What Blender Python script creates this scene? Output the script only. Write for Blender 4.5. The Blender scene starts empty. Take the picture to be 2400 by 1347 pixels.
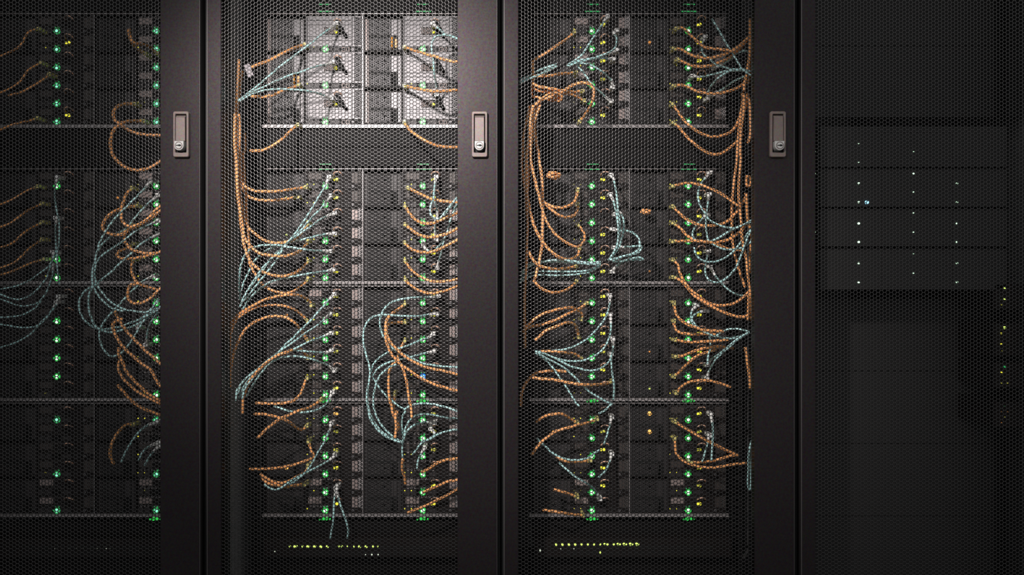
import bpy, math, random
import numpy as np
from mathutils import Vector

random.seed(7)
scene = bpy.context.scene
COL = scene.collection
F = 1730.0          # focal length in pixels of the 2400 px wide frame
CAMY = -1.6         # the camera stands 1.6 m in front of the doors
CAMZ = 1.0
CX, CY = 1200.0, 673.5
FACE = 0.1837       # depth of the server faces behind the door plane

def wx(px, y=0.0): return (px - CX) * (y - CAMY) / F
def wz(py, y=0.0): return CAMZ + (CY - py) * (y - CAMY) / F
def at(px, py, y): return Vector((wx(px, y), y, wz(py, y)))

# ------------------------------------------------------------------ materials
def mat(name, base, rough=0.5, metal=0.0, emis=None, strength=0.0, spec=0.5, speckle=0.0, sscale=900.0):
    m = bpy.data.materials.new(name); m.use_nodes = True
    nt = m.node_tree; b = nt.nodes['Principled BSDF']
    b.inputs['Base Color'].default_value = (*base, 1)
    b.inputs['Roughness'].default_value = rough
    b.inputs['Metallic'].default_value = metal
    b.inputs['Specular IOR Level'].default_value = spec
    if emis:
        b.inputs['Emission Color'].default_value = (*emis, 1)
        b.inputs['Emission Strength'].default_value = strength
        m.cycles.emission_sampling = 'NONE'
    if speckle > 0:
        tc = nt.nodes.new('ShaderNodeTexCoord')
        n1 = nt.nodes.new('ShaderNodeTexNoise'); n1.inputs['Scale'].default_value = sscale
        n1.inputs['Detail'].default_value = 2.0
        n2 = nt.nodes.new('ShaderNodeTexNoise'); n2.inputs['Scale'].default_value = sscale * 0.22
        n2.inputs['Detail'].default_value = 3.0
        nt.links.new(tc.outputs['Object'], n1.inputs['Vector']); nt.links.new(tc.outputs['Object'], n2.inputs['Vector'])
        mx = nt.nodes.new('ShaderNodeMix'); mx.data_type = 'RGBA'; mx.inputs[0].default_value = 0.4
        nt.links.new(n1.outputs['Color'], mx.inputs[6]); nt.links.new(n2.outputs['Color'], mx.inputs[7])
        sub = nt.nodes.new('ShaderNodeVectorMath'); sub.operation = 'SUBTRACT'; sub.inputs[1].default_value = (0.5, 0.5, 0.5)
        nt.links.new(mx.outputs[2], sub.inputs[0])
        sc = nt.nodes.new('ShaderNodeVectorMath'); sc.operation = 'MULTIPLY_ADD'
        sc.inputs[1].default_value = tuple(speckle * c * 4 for c in base); sc.inputs[2].default_value = base
        nt.links.new(sub.outputs[0], sc.inputs[0])
        nt.links.new(sc.outputs[0], b.inputs['Base Color'])
        st = nt.nodes.new('ShaderNodeVectorMath'); st.operation = 'MULTIPLY_ADD'
        st.inputs[1].default_value = (speckle*4.5,)*3; st.inputs[2].default_value = (1.0, 0.86, 0.89)
        nt.links.new(sub.outputs[0], st.inputs[0]); nt.links.new(st.outputs[0], b.inputs['Specular Tint'])
    return m

M = {}
M['door'] = mat('black_powder_coat', (0.0065, 0.0055, 0.0060), 0.40, speckle=0.62, spec=0.23)
M['mesh'] = mat('black_coated_perforated_steel', (0.005, 0.0049, 0.0049), 0.68, spec=0.17)
M['frame'] = mat('cabinet_black_steel', (0.022, 0.023, 0.023), 0.7, spec=0.3)
M['inside'] = mat('cabinet_inner_steel', (0.30, 0.30, 0.30), 0.8, spec=0.4)
M['rail'] = mat('mounting_rail_steel', (0.008, 0.008, 0.008), 0.6, spec=0.15)
M['dark'] = mat('dark_server_sheet', (0.0105, 0.0083, 0.0079), 0.6, spec=0.15)
M['black'] = mat('black_plastic', (0.014, 0.014, 0.014), 0.6, spec=0.12)
M['darkgrille'] = mat('dark_vent_steel', (0.032, 0.028, 0.029), 0.5, metal=0.2)
M['silver'] = mat('bare_silver_sheet', (0.190, 0.182, 0.189), 0.45, metal=0.4)
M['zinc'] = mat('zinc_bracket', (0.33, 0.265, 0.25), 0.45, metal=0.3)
M['lip'] = mat('silver_chassis_lip', (0.40, 0.37, 0.37), 0.35, metal=0.45)
M['latch'] = mat('cast_grey_latch', (0.100, 0.081, 0.073), 0.42, metal=0.2, speckle=0.35, sscale=900)
M['lock'] = mat('polished_lock_metal', (0.30, 0.30, 0.29), 0.34, metal=0.3)
M['orange'] = mat('orange_cable_jacket', (0.95, 0.43, 0.16), 0.42, spec=0.4)
M['teal'] = mat('teal_cable_jacket', (0.47, 0.77, 0.76), 0.38, spec=0.5)
M['clear'] = mat('clear_yellow_plug', (0.62, 0.55, 0.20), 0.3)
M['white']   = mat('white_plug', (0.82, 0.82, 0.80), 0.35)
M['copper']  = mat('copper_pull_loop', (0.85, 0.52, 0.38), 0.35, metal=0.2)
M['amberp']  = mat('amber_release_tab', (0.95, 0.42, 0.08), 0.4)
M['zincdark'] = mat('dull_shaded_bracket', (0.055, 0.044, 0.040), 0.5, metal=0.2)  # darker zinc for other slot covers and, as painted shade, less lit rows
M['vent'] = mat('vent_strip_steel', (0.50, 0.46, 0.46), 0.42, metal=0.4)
M['ventdark'] = mat('shaded_vent_strip', (0.09, 0.08, 0.075), 0.5, metal=0.2)  # vent steel for less lit rows, shade put into its colour
M['rim'] = mat('cut_steel_rim', (0.085, 0.083, 0.083), 0.33, metal=1.0)
M['edge'] = mat('door_edge_highlight', (0.13, 0.12, 0.12), 0.45, metal=0.9)  # brighter metal that paints the lit line along the door edge
M['tag'] = mat('white_paper_tag', (0.50, 0.45, 0.48), 0.6)
def led(name, base, col, s): M[name] = mat(name, base, 0.4, emis=col, strength=s)
led('green_core', (.4, .6, .4), (0.66, 1.0, 0.70), 1.35)
led('green_glow', (.03, .25, .05), (0.03, 0.80, 0.09), 0.62)  # colour for LED bloom and LED reflections built as glowing surfaces
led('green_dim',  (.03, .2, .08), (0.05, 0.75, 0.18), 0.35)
led('teal_core',  (.1, .5, .4), (0.30, 0.95, 0.68), 0.95)
led('blue_core',  (.1, .3, .6), (0.35, 0.75, 1.0), 1.5)
led('blue_glow',  (.02, .1, .4), (0.01, 0.22, 0.85), 0.9)
led('yellow_led', (.5, .5, .05), (0.85, 0.78, 0.05), 0.85)
led('yellow_dim', (.4, .4, .05), (0.70, 0.66, 0.08), 0.35)
led('lime_led',   (.4, .5, .1), (0.72, 0.95, 0.18), 0.95)
led('amber_led',  (.6, .3, .05), (1.0, 0.50, 0.12), 0.95)
led('amber_dim',  (.5, .2, .05), (0.80, 0.30, 0.05), 0.40)
led('pale_led',   (.4, .4, .4), (0.80, 0.90, 0.70), 0.75)
M['blank'] = mat('blanking_panel_black', (0.0065, 0.006, 0.006), 0.6, spec=0.10)
M['slate'] = mat('slate_grey_enclosure', (0.030, 0.0295, 0.0295), 0.65, spec=0.2)
M['unlit'] = mat('unlit_lens', (.008, .008, .008), 0.5, spec=0.1)

# ------------------------------------------------------------------ mesh helpers
class MB:
    def __init__(s): s.v = []; s.f = []
    def box(s, x0, x1, y0, y1, z0, z1):
        n = len(s.v)
        s.v += [(x0,y0,z0),(x1,y0,z0),(x1,y1,z0),(x0,y1,z0),(x0,y0,z1),(x1,y0,z1),(x1,y1,z1),(x0,y1,z1)]
        s.f += [(n,n+3,n+2,n+1),(n+4,n+5,n+6,n+7),(n,n+1,n+5,n+4),(n+1,n+2,n+6,n+5),(n+2,n+3,n+7,n+6),(n+3,n,n+4,n+7)]
        return s
    def chbox(s, x0, x1, y0, y1, z0, z1, c):
        """box whose front face (at y0) has chamfered edges of width c"""
        n = len(s.v)
        s.v += [(x0,y1,z0),(x1,y1,z0),(x1,y1,z1),(x0,y1,z1),
                (x0,y0+c,z0),(x1,y0+c,z0),(x1,y0+c,z1),(x0,y0+c,z1),
                (x0+c,y0,z0+c),(x1-c,y0,z0+c),(x1-c,y0,z1-c),(x0+c,y0,z1-c)]
        s.f += [(n,n+1,n+2,n+3)[::-1]]
        for a in range(4):
            b = (a+1) % 4
            s.f += [(n+a,n+b,n+4+b,n+4+a),(n+4+a,n+4+b,n+8+b,n+8+a)]
        s.f += [(n+8,n+9,n+10,n+11)]
        return s
    def frame(s, x0, x1, z0, z1, t, y0, y1):
        s.box(x0,x1,y0,y1,z0,z0+t); s.box(x0,x1,y0,y1,z1-t,z1)
        s.box(x0,x0+t,y0,y1,z0+t,z1-t); s.box(x1-t,x1,y0,y1,z0+t,z1-t); return s
    def loop(s, rings, close_front=False, close_back=False):
        """rings: list of equal-length closed loops of points, skinned together"""
        n = len(s.v); k = len(rings[0])
        for r in rings: s.v += [tuple(p) for p in r]
        for i in range(len(rings)-1):
            for j in range(k):
                a = n+i*k+j; b = n+i*k+(j+1)%k
                s.f.append((a, b, b+k, a+k))
        if close_back: s.f.append(tuple(range(n, n+k)))
        if close_front: s.f.append(tuple(range(n+(len(rings)-1)*k, n+len(rings)*k))[::-1])
        return s
    def disc(s, cx, cz, r, y0, y1, seg=14, dome=0.0):
        def ring(rr, y): return [(cx+rr*math.cos(2*math.pi*i/seg), y, cz+rr*math.sin(2*math.pi*i/seg)) for i in range(seg)]
        rs = [ring(r, y1), ring(r, y0)]
        if dome: rs += [ring(r*0.7, y0-dome*0.7), ring(r*0.3, y0-dome)]
        return s.loop(rs, close_front=True)
    def annulus(s, cx, cz, r0, r1, y0, y1, seg=16):
        def ring(rr, y): return [(cx+rr*math.cos(2*math.pi*i/seg), y, cz+rr*math.sin(2*math.pi*i/seg)) for i in range(seg)]
        return s.loop([ring(r1, y1), ring(r1, y0), ring(r0, y0), ring(r0, y1)])
    def tube(s, pts, r, seg=8, cap=True):
        pts = [Vector(p) for p in pts]; n = len(s.v); prev = None
        for i, p in enumerate(pts):
            d = (pts[min(i+1,len(pts)-1)] - pts[max(i-1,0)]).normalized()
            if prev is None:
                u = d.cross(Vector((0,1,0)))
                if u.length < 1e-3: u = d.cross(Vector((1,0,0)))
            else: u = prev - d*prev.dot(d)
            u.normalize(); prev = u; w = d.cross(u)
            rr = r[i] if isinstance(r, (list, tuple)) else r
            for j in range(seg):
                a = 2*math.pi*j/seg
                s.v.append(tuple(p + u*(rr*math.cos(a)) + w*(rr*math.sin(a))))
        for i in range(len(pts)-1):
            for j in range(seg):
                a = n+i*seg+j; b = n+i*seg+(j+1)%seg
                s.f.append((a, b, b+seg, a+seg))
        if cap:
            s.f.append(tuple(range(n, n+seg))[::-1]); s.f.append(tuple(range(n+(len(pts)-1)*seg, n+len(pts)*seg)))
        return s
    def build(s, name, m, parent=None, smooth=False, scale=1.0, loc=None):
        me = bpy.data.meshes.new(name)
        v = [(a*scale, b*scale, c*scale) for a, b, c in s.v] if scale != 1.0 else s.v
        me.from_pydata(v, [], s.f)
        if smooth: me.shade_smooth()
        me.materials.append(m)
        o = bpy.data.objects.new(name, me); COL.objects.link(o)
        if parent: o.parent = parent
        if loc is not None: o.location = loc
        return o

def hexgrid(mb, x0, x1, z0, z1, pitch, r1, r2, bevel, depth, y=0.0, rm=None):
    """perforated sheet: flat-topped hexagonal holes in staggered columns, bevelled rims, real thickness"""
    cw = pitch*0.8660254; R = pitch/math.sqrt(3)
    ang = [math.radians(60*i) for i in range(6)]
    hx = np.array([math.cos(a) for a in ang]); hz = np.array([math.sin(a) for a in ang])
    ncol = int(round((x1-x0)/cw)); nrow = int(round((z1-z0)/pitch))
    cs = []
    for c in range(ncol):
        for r in range(nrow - (c % 2)):
            cs.append((x0+cw*(c+.5), z0+pitch*(r+.5+(.5 if c % 2 else 0))))
    cs = np.array(cs); N = len(cs)
    rings = [(R, 0.0), (r1, 0.0), (r2, bevel), (r2, depth)] if rm is None else [(R, 0.0), (r1, 0.0), (rm, bevel*.3), (r2, bevel), (r2, depth)]
    K = len(rings); V = np.zeros((N, K, 6, 3))
    for k, (rad, yy) in enumerate(rings):
        V[:, k, :, 0] = cs[:, 0:1] + rad*hx; V[:, k, :, 1] = y+yy; V[:, k, :, 2] = cs[:, 1:2] + rad*hz
    base = len(mb.v)
    q = []
    for k in range(K-1):
        for j in range(6):
            a = k*6+j; b = k*6+(j+1) % 6
            q.append((a, b, b+6, a+6))
    q = np.array(q); Q = (q[None] + (np.arange(N)*6*K)[:, None, None] + base).reshape(-1, 4)
    return V.reshape(-1, 3), Q

def build_np(name, V, Q, m, parent=None):
    me = bpy.data.meshes.new(name)
    me.vertices.add(len(V)); me.vertices.foreach_set('co', V.astype(np.float32).ravel())
    me.loops.add(Q.size); me.loops.foreach_set('vertex_index', Q.astype(np.int32).ravel())
    me.polygons.add(len(Q))
    me.polygons.foreach_set('loop_start', np.arange(0, Q.size, 4, dtype=np.int32))
    me.update(calc_edges=True)
    me.materials.append(m)
    o = bpy.data.objects.new(name, me); COL.objects.link(o)
    if parent: o.parent = parent
    return o

def grille(name, m, parent, x0, x1, z0, z1, pitch, hole=0.72, y=-1.0, depth=1.5, scale=0.001):
    mb = MB(); R = pitch/math.sqrt(3)
    V, Q = hexgrid(mb, x0, x1, z0, z1, pitch, R*hole, R*hole, 0.01, depth, y)
    return build_np(name, V*scale, Q, m, parent)

def empty(name, loc=(0,0,0)):
    o = bpy.data.objects.new(name, None); COL.objects.link(o); o.location = loc; o.empty_display_size = 0.05
    return o
def tag(o, label, cat, group=None):
    o['label'] = label; o['category'] = cat
    if group: o['group'] = group
    return o
def dup(root):
    def cp(o, parent):
        c = o.copy(); COL.objects.link(c)
        if parent: c.parent = parent
        for ch in KIDS.get(o.name, []): KIDS.setdefault(c.name, []).append(cp(ch, c))
        return c
    return cp(root, None)
KIDS = {}
def note(root):
    """remember the children of a prototype once, so copies need no scan of the whole scene"""
    for ch in root.children:
        KIDS.setdefault(root.name, []).append(ch)
        note(ch)
def override(o, m):
    o.material_slots[0].link = 'OBJECT'; o.material_slots[0].material = m
def kid(root, stem_, n=0):
    hits = [c for c in KIDS.get(root.name, []) if c.name.split('.')[0] == stem_]
    return hits[n] if n < len(hits) else None

CAB = ['leftmost cabinet', 'second cabinet', 'third cabinet', 'rightmost cabinet']
PITCH = 696.5/1081.0
CABX = [(825 + 696.5*(i-1) - 1200)/1081.0 for i in range(4)]
NUM = ['one', 'two', 'three', 'four', 'five', 'six']
CHN = {'A': 'top', 'B': 'upper', 'C': 'lower', 'D': 'bottom'}

# ------------------------------------------------------------------ the setting
fl = MB().box(-4, 4, -3.2, 2.5, -0.05, 0.0).build('floor', mat('grey_floor_tiles', (0.16, 0.16, 0.16), 0.6, speckle=0.2, sscale=60))
fl['kind'] = 'structure'
wb = MB().box(-4, 4, 2.4, 2.5, 0.0, 3.1).build('wall_back', mat('grey_wall_paint', (0.20, 0.20, 0.20), 0.8))
wb['kind'] = 'structure'

# ------------------------------------------------------------------ cabinets
def px2(a): return a/1081.0
DW = px2(680)            # door width
HW = DW/2
Z0, Z1 = 0.055, 1.965    # door bottom and top
def make_cabinet():
    root = empty('server_cabinet')
    W = PITCH/2 - 0.0015
    fr = MB()
    for sx in (-1, 1):
        a, b = sorted((sx*W, sx*(W-0.028)))
        fr.box(a, b, 0.030, 0.075, 0.02, 2.02)
        fr.box(a, b, 1.05, 1.10, 0.02, 2.02)
    fr.box(-W, W, 0.030, 1.10, 1.985, 2.02); fr.box(-W, W, 0.030, 1.10, 0.0, 0.05)
    fr.build('cabinet_frame', M['frame'], root)
    for sx in (-1, 1):
        a, b = sorted((sx*W, sx*(W-0.002)))
        MB().box(a, b, 0.076, 1.049, 0.051, 1.984).build('side_panel', M['inside'], root)
    MB().box(-W+.003, W-.003, 1.101, 1.104, 0.02, 2.0).build('back_panel', M['inside'], root)
    for xa, xb in ((-0.285, -0.259), (0.232, 0.258)):
        r = MB(); r.box(xa, xa+.006, FACE+.004, FACE+.007, .06, 1.96); r.box(xb-.006, xb, FACE+.004, FACE+.007, .06, 1.96)
        z = .06
        while z < 1.95:
            r.box(xa+.006, xb-.006, FACE+.004, FACE+.007, z, z+.0065); z += 0.01589
        r.box(xa if xa < 0 else xb-.002, (xa+.002) if xa < 0 else xb, FACE+.007, FACE+.05, .06, 1.96)
        r.build('mounting_rail', M['rail'], root)
    # the door: hinge stile, wide latch stile, rails, perforated sheet, latch
    d = MB()
    xl0, xl1 = -HW, -HW + px2(33.5); xr0, xr1 = HW - px2(93), HW
    d.chbox(xl0, xl1, 0.0, 0.024, Z0, Z1, 0.0010)
    d.chbox(xr0, xr1, 0.0, 0.024, Z0, Z1, 0.0010)
    d.box(xl1, xr0, 0.0004, 0.024, Z1-0.05, Z1-.0005); d.box(xl1, xr0, 0.0004, 0.024, Z0+.0005, Z0+0.05)
    door = d.build('door', M['door'], root)
    MB().chbox(xl0-.0003, xl0+.0015, -.0004, .012, Z0, Z1, .0006).build('edge_highlight', M['edge'], door)  # added strips carrying the bright line where the door edge catches light
    MB().chbox(xr1-.0007, xr1+.0003, -.0004, .012, Z0, Z1, .0003).build('edge_highlight', M['edge'], door)
    mb = MB(); pitch = px2(8.78)
    cw = px2(7.61)
    # sheet laid out from one reference hole so that the rows and columns keep the door's own phase
    refx = wx(522) - CABX[1]; refz = wz(228.6)
    nl = int((refx-(xl1-0.004))/cw)+1
    if nl % 2: nl += 1
    x0 = refx - cw*(nl+.5); nr = int((refz-(Z0+.045))/pitch)+1; z0 = refz - pitch*(nr+.5)
    V, Q = hexgrid(mb, x0, x0 + cw*(int((xr0+.006-x0)/cw)), z0, z0+pitch*int((Z1-.045-z0)/pitch), pitch, pitch*.552, pitch*.468, px2(.42), px2(1.7), 0.003, rm=pitch*.500)
    # the grid builder uses the ideal column step; stretch it to the measured one
    V[:, 0] = x0 + (V[:, 0]-x0)*(cw/(pitch*0.8660254))
    sh = build_np('perforated_sheet', V, Q, M['mesh'], door)
    sh.data.materials.append(M['rim'])
    mi = np.tile(np.repeat([0, 1, 0, 0], 6), len(Q)//24).astype(np.int32)
    sh.data.polygons.foreach_set('material_index', mi)
    # latch, centred at hx and running between hz0 and hz1
    hx = (wx(1105.5) + wx(1143))/2 - CABX[1]; zt = wz(262.5); zb = wz(369.5); hw = px2(18.4)
    def rr(x0, x1, z0, z1, r, y, k=5):
        out = []
        for cx, cz, a0 in ((x1-r, z1-r, 0), (x0+r, z1-r, 90), (x0+r, z0+r, 180), (x1-r, z0+r, 270)):
            for i in range(k):
                a = math.radians(a0+90*i/(k-1)); out.append((cx+r*math.cos(a), y, cz+r*math.sin(a)))
        return out
    p = MB(); b = 0.0012; r_ = 0.004
    ix0, ix1, iz0, iz1 = hx-px2(12.6), hx+px2(12.6), zb+px2(11), zt-px2(7)
    p.loop([rr(hx-hw, hx+hw, zb, zt, r_, 0.0), rr(hx-hw, hx+hw, zb, zt, r_, -0.007), rr(hx-hw+b, hx+hw-b, zb+b, zt-b, r_-b*.6, -0.0085),
            rr(ix0-b, ix1+b, iz0-b, iz1+b, .002, -0.0085), rr(ix0, ix1, iz0, iz1, .0018, -0.0072), rr(ix0, ix1, iz0, iz1, .0018, 0.0)])
    pl = p.build('latch_plate', M['latch'], door)
    MB().box(ix0, ix1, -0.0006, 0.0002, iz0, iz1).build('latch_recess', M['black'], door)
    lz0, lz1 = zt-px2(70), zt-px2(9.5)
    lv = MB(); x0, x1 = hx-px2(11.2), hx+px2(11.2)
    lv.loop([[(x0, -.0006, lz0), (x1, -.0006, lz0), (x1, -.0006, lz1), (x0, -.0006, lz1)],
             [(x0, -.0095, lz0), (x1, -.0095, lz0), (x1, -.006, lz1), (x0, -.006, lz1)],
             [(x0+.0008, -.0103, lz0+.0008), (x1-.0008, -.0103, lz0+.0008), (x1-.0008, -.0103, lz1-.0055), (x0+.0008, -.0103, lz1-.0055)]], close_front=True)
    lv.build('latch_lever', M['latch'], door)
    kz1 = lz0-px2(1.2); kz0 = kz1-px2(22); kr = px2(11)
    def dshape(s, y, ox=0):
        pts = [(hx-kr*s, y, kz1-(1-s)*.01), (hx-kr*s, y, kz0+kr)]
        for i in range(1, 10): a = math.pi+math.pi*i/10; pts.append((hx+kr*s*math.cos(a), y, kz0+kr+kr*s*math.sin(a)))
        pts += [(hx+kr*s, y, kz0+kr), (hx+kr*s, y, kz1-(1-s)*.01)]
        return pts[::-1]
    lk = MB(); lk.loop([dshape(1, -.0006), dshape(1, -.0170), dshape(.93, -.0178)], close_front=True)
    lk.build('lock_housing', M['lock'], door)
    kc = kz0+kr+px2(.5)
    MB().annulus(hx, kc, px2(7.2), px2(8.8), -.0188, -.0177, 20).build('lock_ring', M['latch'], door)
    MB().disc(hx, kc, px2(6.8), -.0186, -.0177, 20).build('lock_cylinder', M['lock'], door)
    kh = MB(); pts = [(-6, -1.2), (-2, -1.0), (1, -2.2), (5, -2.0), (6, 0), (5.2, 1.5), (1.5, 2.4), (-2, 1.1), (-6, .9)]
    kh.loop([[(hx+px2(a), y, kc+px2(c)) for a, c in pts] for y in (-.0185, -.0189)], close_front=True)
    kh.build('keyhole', M['unlit'], door)
    note(root)
    return root
cab0 = make_cabinet()
for i in range(4):
    c = cab0 if i == 0 else dup(cab0)
    c.location = (CABX[i], 0, 0)
    tag(c, ['black server cabinet at the left edge, its door cut by the picture edge',
            'second black server cabinet from left, brightest one with pale servers at its top',
            'third black server cabinet from left, full of orange and teal cables',
            'rightmost black server cabinet, nearly dark inside with tiny green lights'][i], 'server cabinet', 'black server cabinets in a row')

# ------------------------------------------------------------------ servers (millimetres, origin at the status LED)
def make_node(tall=False):
    root = empty('server_node'); H = 81.7 if tall else 37.7
    k = .001
    MB().box(-46.3, 89.7, 0, 430, -5.6, H).build('server_body', M['silver'] if tall else M['dark'], root, scale=k)
    # ports along the bottom strip
    if tall: MB().box(-45, 88, -.8, 0.05, -5.0, 8.5).build('port_strip', M['black'], root, scale=k)
    for x in (-45.5, -29.5):
        j = MB().frame(x, x+14.5, -5, 8, 1.3, -1.8, -.0).box(x+1.3, x+13.2, -.9, -.7, -3.7, 6.7).build('network_jack', M['darkgrille'], root, scale=k)
        MB().disc(x+1.8, 5.6, 1.5, -2.4, -1.5, 8).build('link_light', M['yellow_led'], j, scale=k)
    halo = MB().annulus(0, 1.0, 4.6, 7.5, -2.6, 0, 18).build('led_halo', M['green_glow'], root, scale=k)  # emissive ring standing in for the bloom round the LED
    MB().disc(0, 1.0, 4.7, -2.4, 0, 16, dome=1.2).build('led_lens', M['green_core'], halo, scale=k)
    s = MB().disc(-4.2, 10.2, 1.5, -1.9, 0, 8).disc(3.6, 10.6, 2.0, -1.9, 0, 8).disc(-9.6, 1.5, 1.2, -1.5, 0, 8)
    s.build('status_light', M['green_dim'], root, scale=k)
    v = MB().frame(11, 34, -4, 6.2, 1.2, -2.2, 0).box(13, 32, -2.0, -1.6, -2.0, 4.2).build('video_port', M['darkgrille'], root, scale=k)
    u = MB().frame(40, 48, -4, 6, 1, -1.6, 0).frame(50, 58, -4, 6, 1, -1.6, 0)
    u.build('usb_port', M['zinc'] if tall else M['darkgrille'], root, scale=k)
    sc = MB().annulus(66, 1, 1.2, 3.2, -1.4, 0, 10)
    sc.build('thumb_screw', M['silver'], root, scale=k)
    if tall:
        # pale double height sled with a dark slot grille and grooves
        g = MB()
        for z in (22, 31.5, 60, 70.5): g.box(-43, 62, -.35, .05, z, z+1.3)
        g.box(-44.6, -43, -.35, .05, 10, 80); g.box(64, 65.2, -.35, .05, 10, 80)
        g.build('panel_seam', M['black'], root, scale=k)
        MB().box(-4, 44, -.5, .05, 36, 55).build('slot_opening', M['black'], root, scale=k)
        grille('slot_grille', M['zinc'], root, -3.5, 24, 37, 54, 4.2, .70, -1.2, .7)
        grille('vent_grille', M['silver'], root, 69, 88, 12, 79, 5.4, .62, -.9, .8)
        MB().box(69, 88, -.12, .05, 12, 79).build('vent_backing', M['black'], root, scale=k)
        MB().disc(25.5, 43, 3.6, -3.2, 0, 12, dome=1.0).build('activity_light', M['yellow_led'], root, scale=k)
        a = MB(); a.tube([(28, -2, 66), (31, -14, 63), (36, -18, 55), (41, -19, 46), (47, -15, 37), (50, -1, 31)], 4.4)
        a.build('carry_strap', M['black'], root, smooth=True, scale=k)
        b_ = MB(); b_.tube([(22, 0, 64), (23, -8, 69), (30, -11, 72), (38, -8, 69), (40, 0, 64)], 1.6)
        b_.build('pull_loop', M['copper'], root, smooth=True, scale=k)
    else:
        MB().box(-41.5, -9.5, -1.6, 0, 17.5, 32).build('slot_bracket', M['zinc'], root, scale=k)
        grille('vent_grille', M['vent'], root, -38, 31, 31.6, 37.0, 5.0, .72, -1.2, .8)
        grille('vent_grille', M['vent'], root, -38, 29, 9.6, 15.0, 5.0, .72, -1.2, .8)
        fr = MB().frame(-7.5, 20, 16.5, 31.5, 1.1, -2.0, 0).build('card_cage', M['darkgrille'], root, scale=k)
        MB().frame(7, 20, 12, 24, 1.3, -4.0, 0).build('management_jack', M['darkgrille'], root, scale=k)
        MB().disc(22.2, 16.8, 3.3, -2.6, 0, 10, dome=.6).disc(28.2, 17.2, 3.9, -2.9, 0, 10, dome=.6).build('activity_light', M['yellow_led'], root, scale=k)
        b_ = MB(); b_.tube([(21, 0, 26), (21.5, -8, 30), (25, -11, 33.5), (31, -12, 34.8), (37, -11, 33.5), (40.5, -8, 30), (41, 0, 26)], 1.5)
        b_.build('pull_loop', M['copper'], root, smooth=True, scale=k)
        MB().box(64.5, 78, -1.6, 0, 8.5, 33).build('side_plate', M['zinc'], root, scale=k)
        grille('side_grille', M['vent'], root, 78.5, 89, 7, 36, 4.4, .66, -1.0, .8)
    note(root)
    return root

def make_psu(pale=False):
    """power supply, origin at its lower left corner; 96 mm wide, 82 mm tall"""
    root = empty('power_supply'); k = .001
    MB().box(0, 95.5, 0, 300, 0, 82).build('supply_body', M['dark'], root, scale=k)
    gm = M['silver'] if pale else M['darkgrille']
    hi = M['silver'] if pale else M['darkgrille']
    MB().box(4, 92, -.2, .05, 2, 80).build('grille_shadow', M['black'], root, scale=k)
    grille('fan_grille', gm, root, 14, 66, 40, 78, 5.6, .74, -1.2, .9)
    grille('fan_grille', gm, root, 14, 66, 6, 36, 5.6, .74, -1.2, .9)
    MB().box(68, 82, -1.4, 0, 40, 78).box(84, 91, -1.4, 0, 6, 78).build('face_plate', hi, root, scale=k)
    MB().box(5, 8, -1.4, 0, 4, 79).box(10, 12, -1.4, 0, 4, 79).build('edge_flange', M['darkgrille'] if not pale else M['zinc'], root, scale=k)
    h = MB(); h.tube([(70, 0, 8), (70, -9, 10), (70, -10, 20), (70, -9, 32), (70, 0, 34)], 2.2)
    h.build('pull_handle', M['black'], root, smooth=True, scale=k)
    MB().box(76, 82, -4, 0, 10, 30).build('release_tab', M['black'], root, scale=k)
    for zz in (.022, .066):
        MB().disc(0, 0, 3.2, -2.6, 0, 12, dome=.8).build('status_light', M['unlit'], root, scale=k, loc=(.050, 0, zz))
    note(root)
    return root

# rows: (pixel row of the first LED, pitch, count)
ROWS = {'A': (74.5, 42.52), 'B': (437.3, 43.0), 'C': (711.0, 43.0), 'D': (985.0, 42.3)}
COLX = {0: (134.5, 367.0), 1: (763.0, 991.2), 2: (1387.3, 1612.6)}
def rowz(ch, r): a, p = ROWS[ch]; return wz(a+p*r, FACE)

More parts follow.
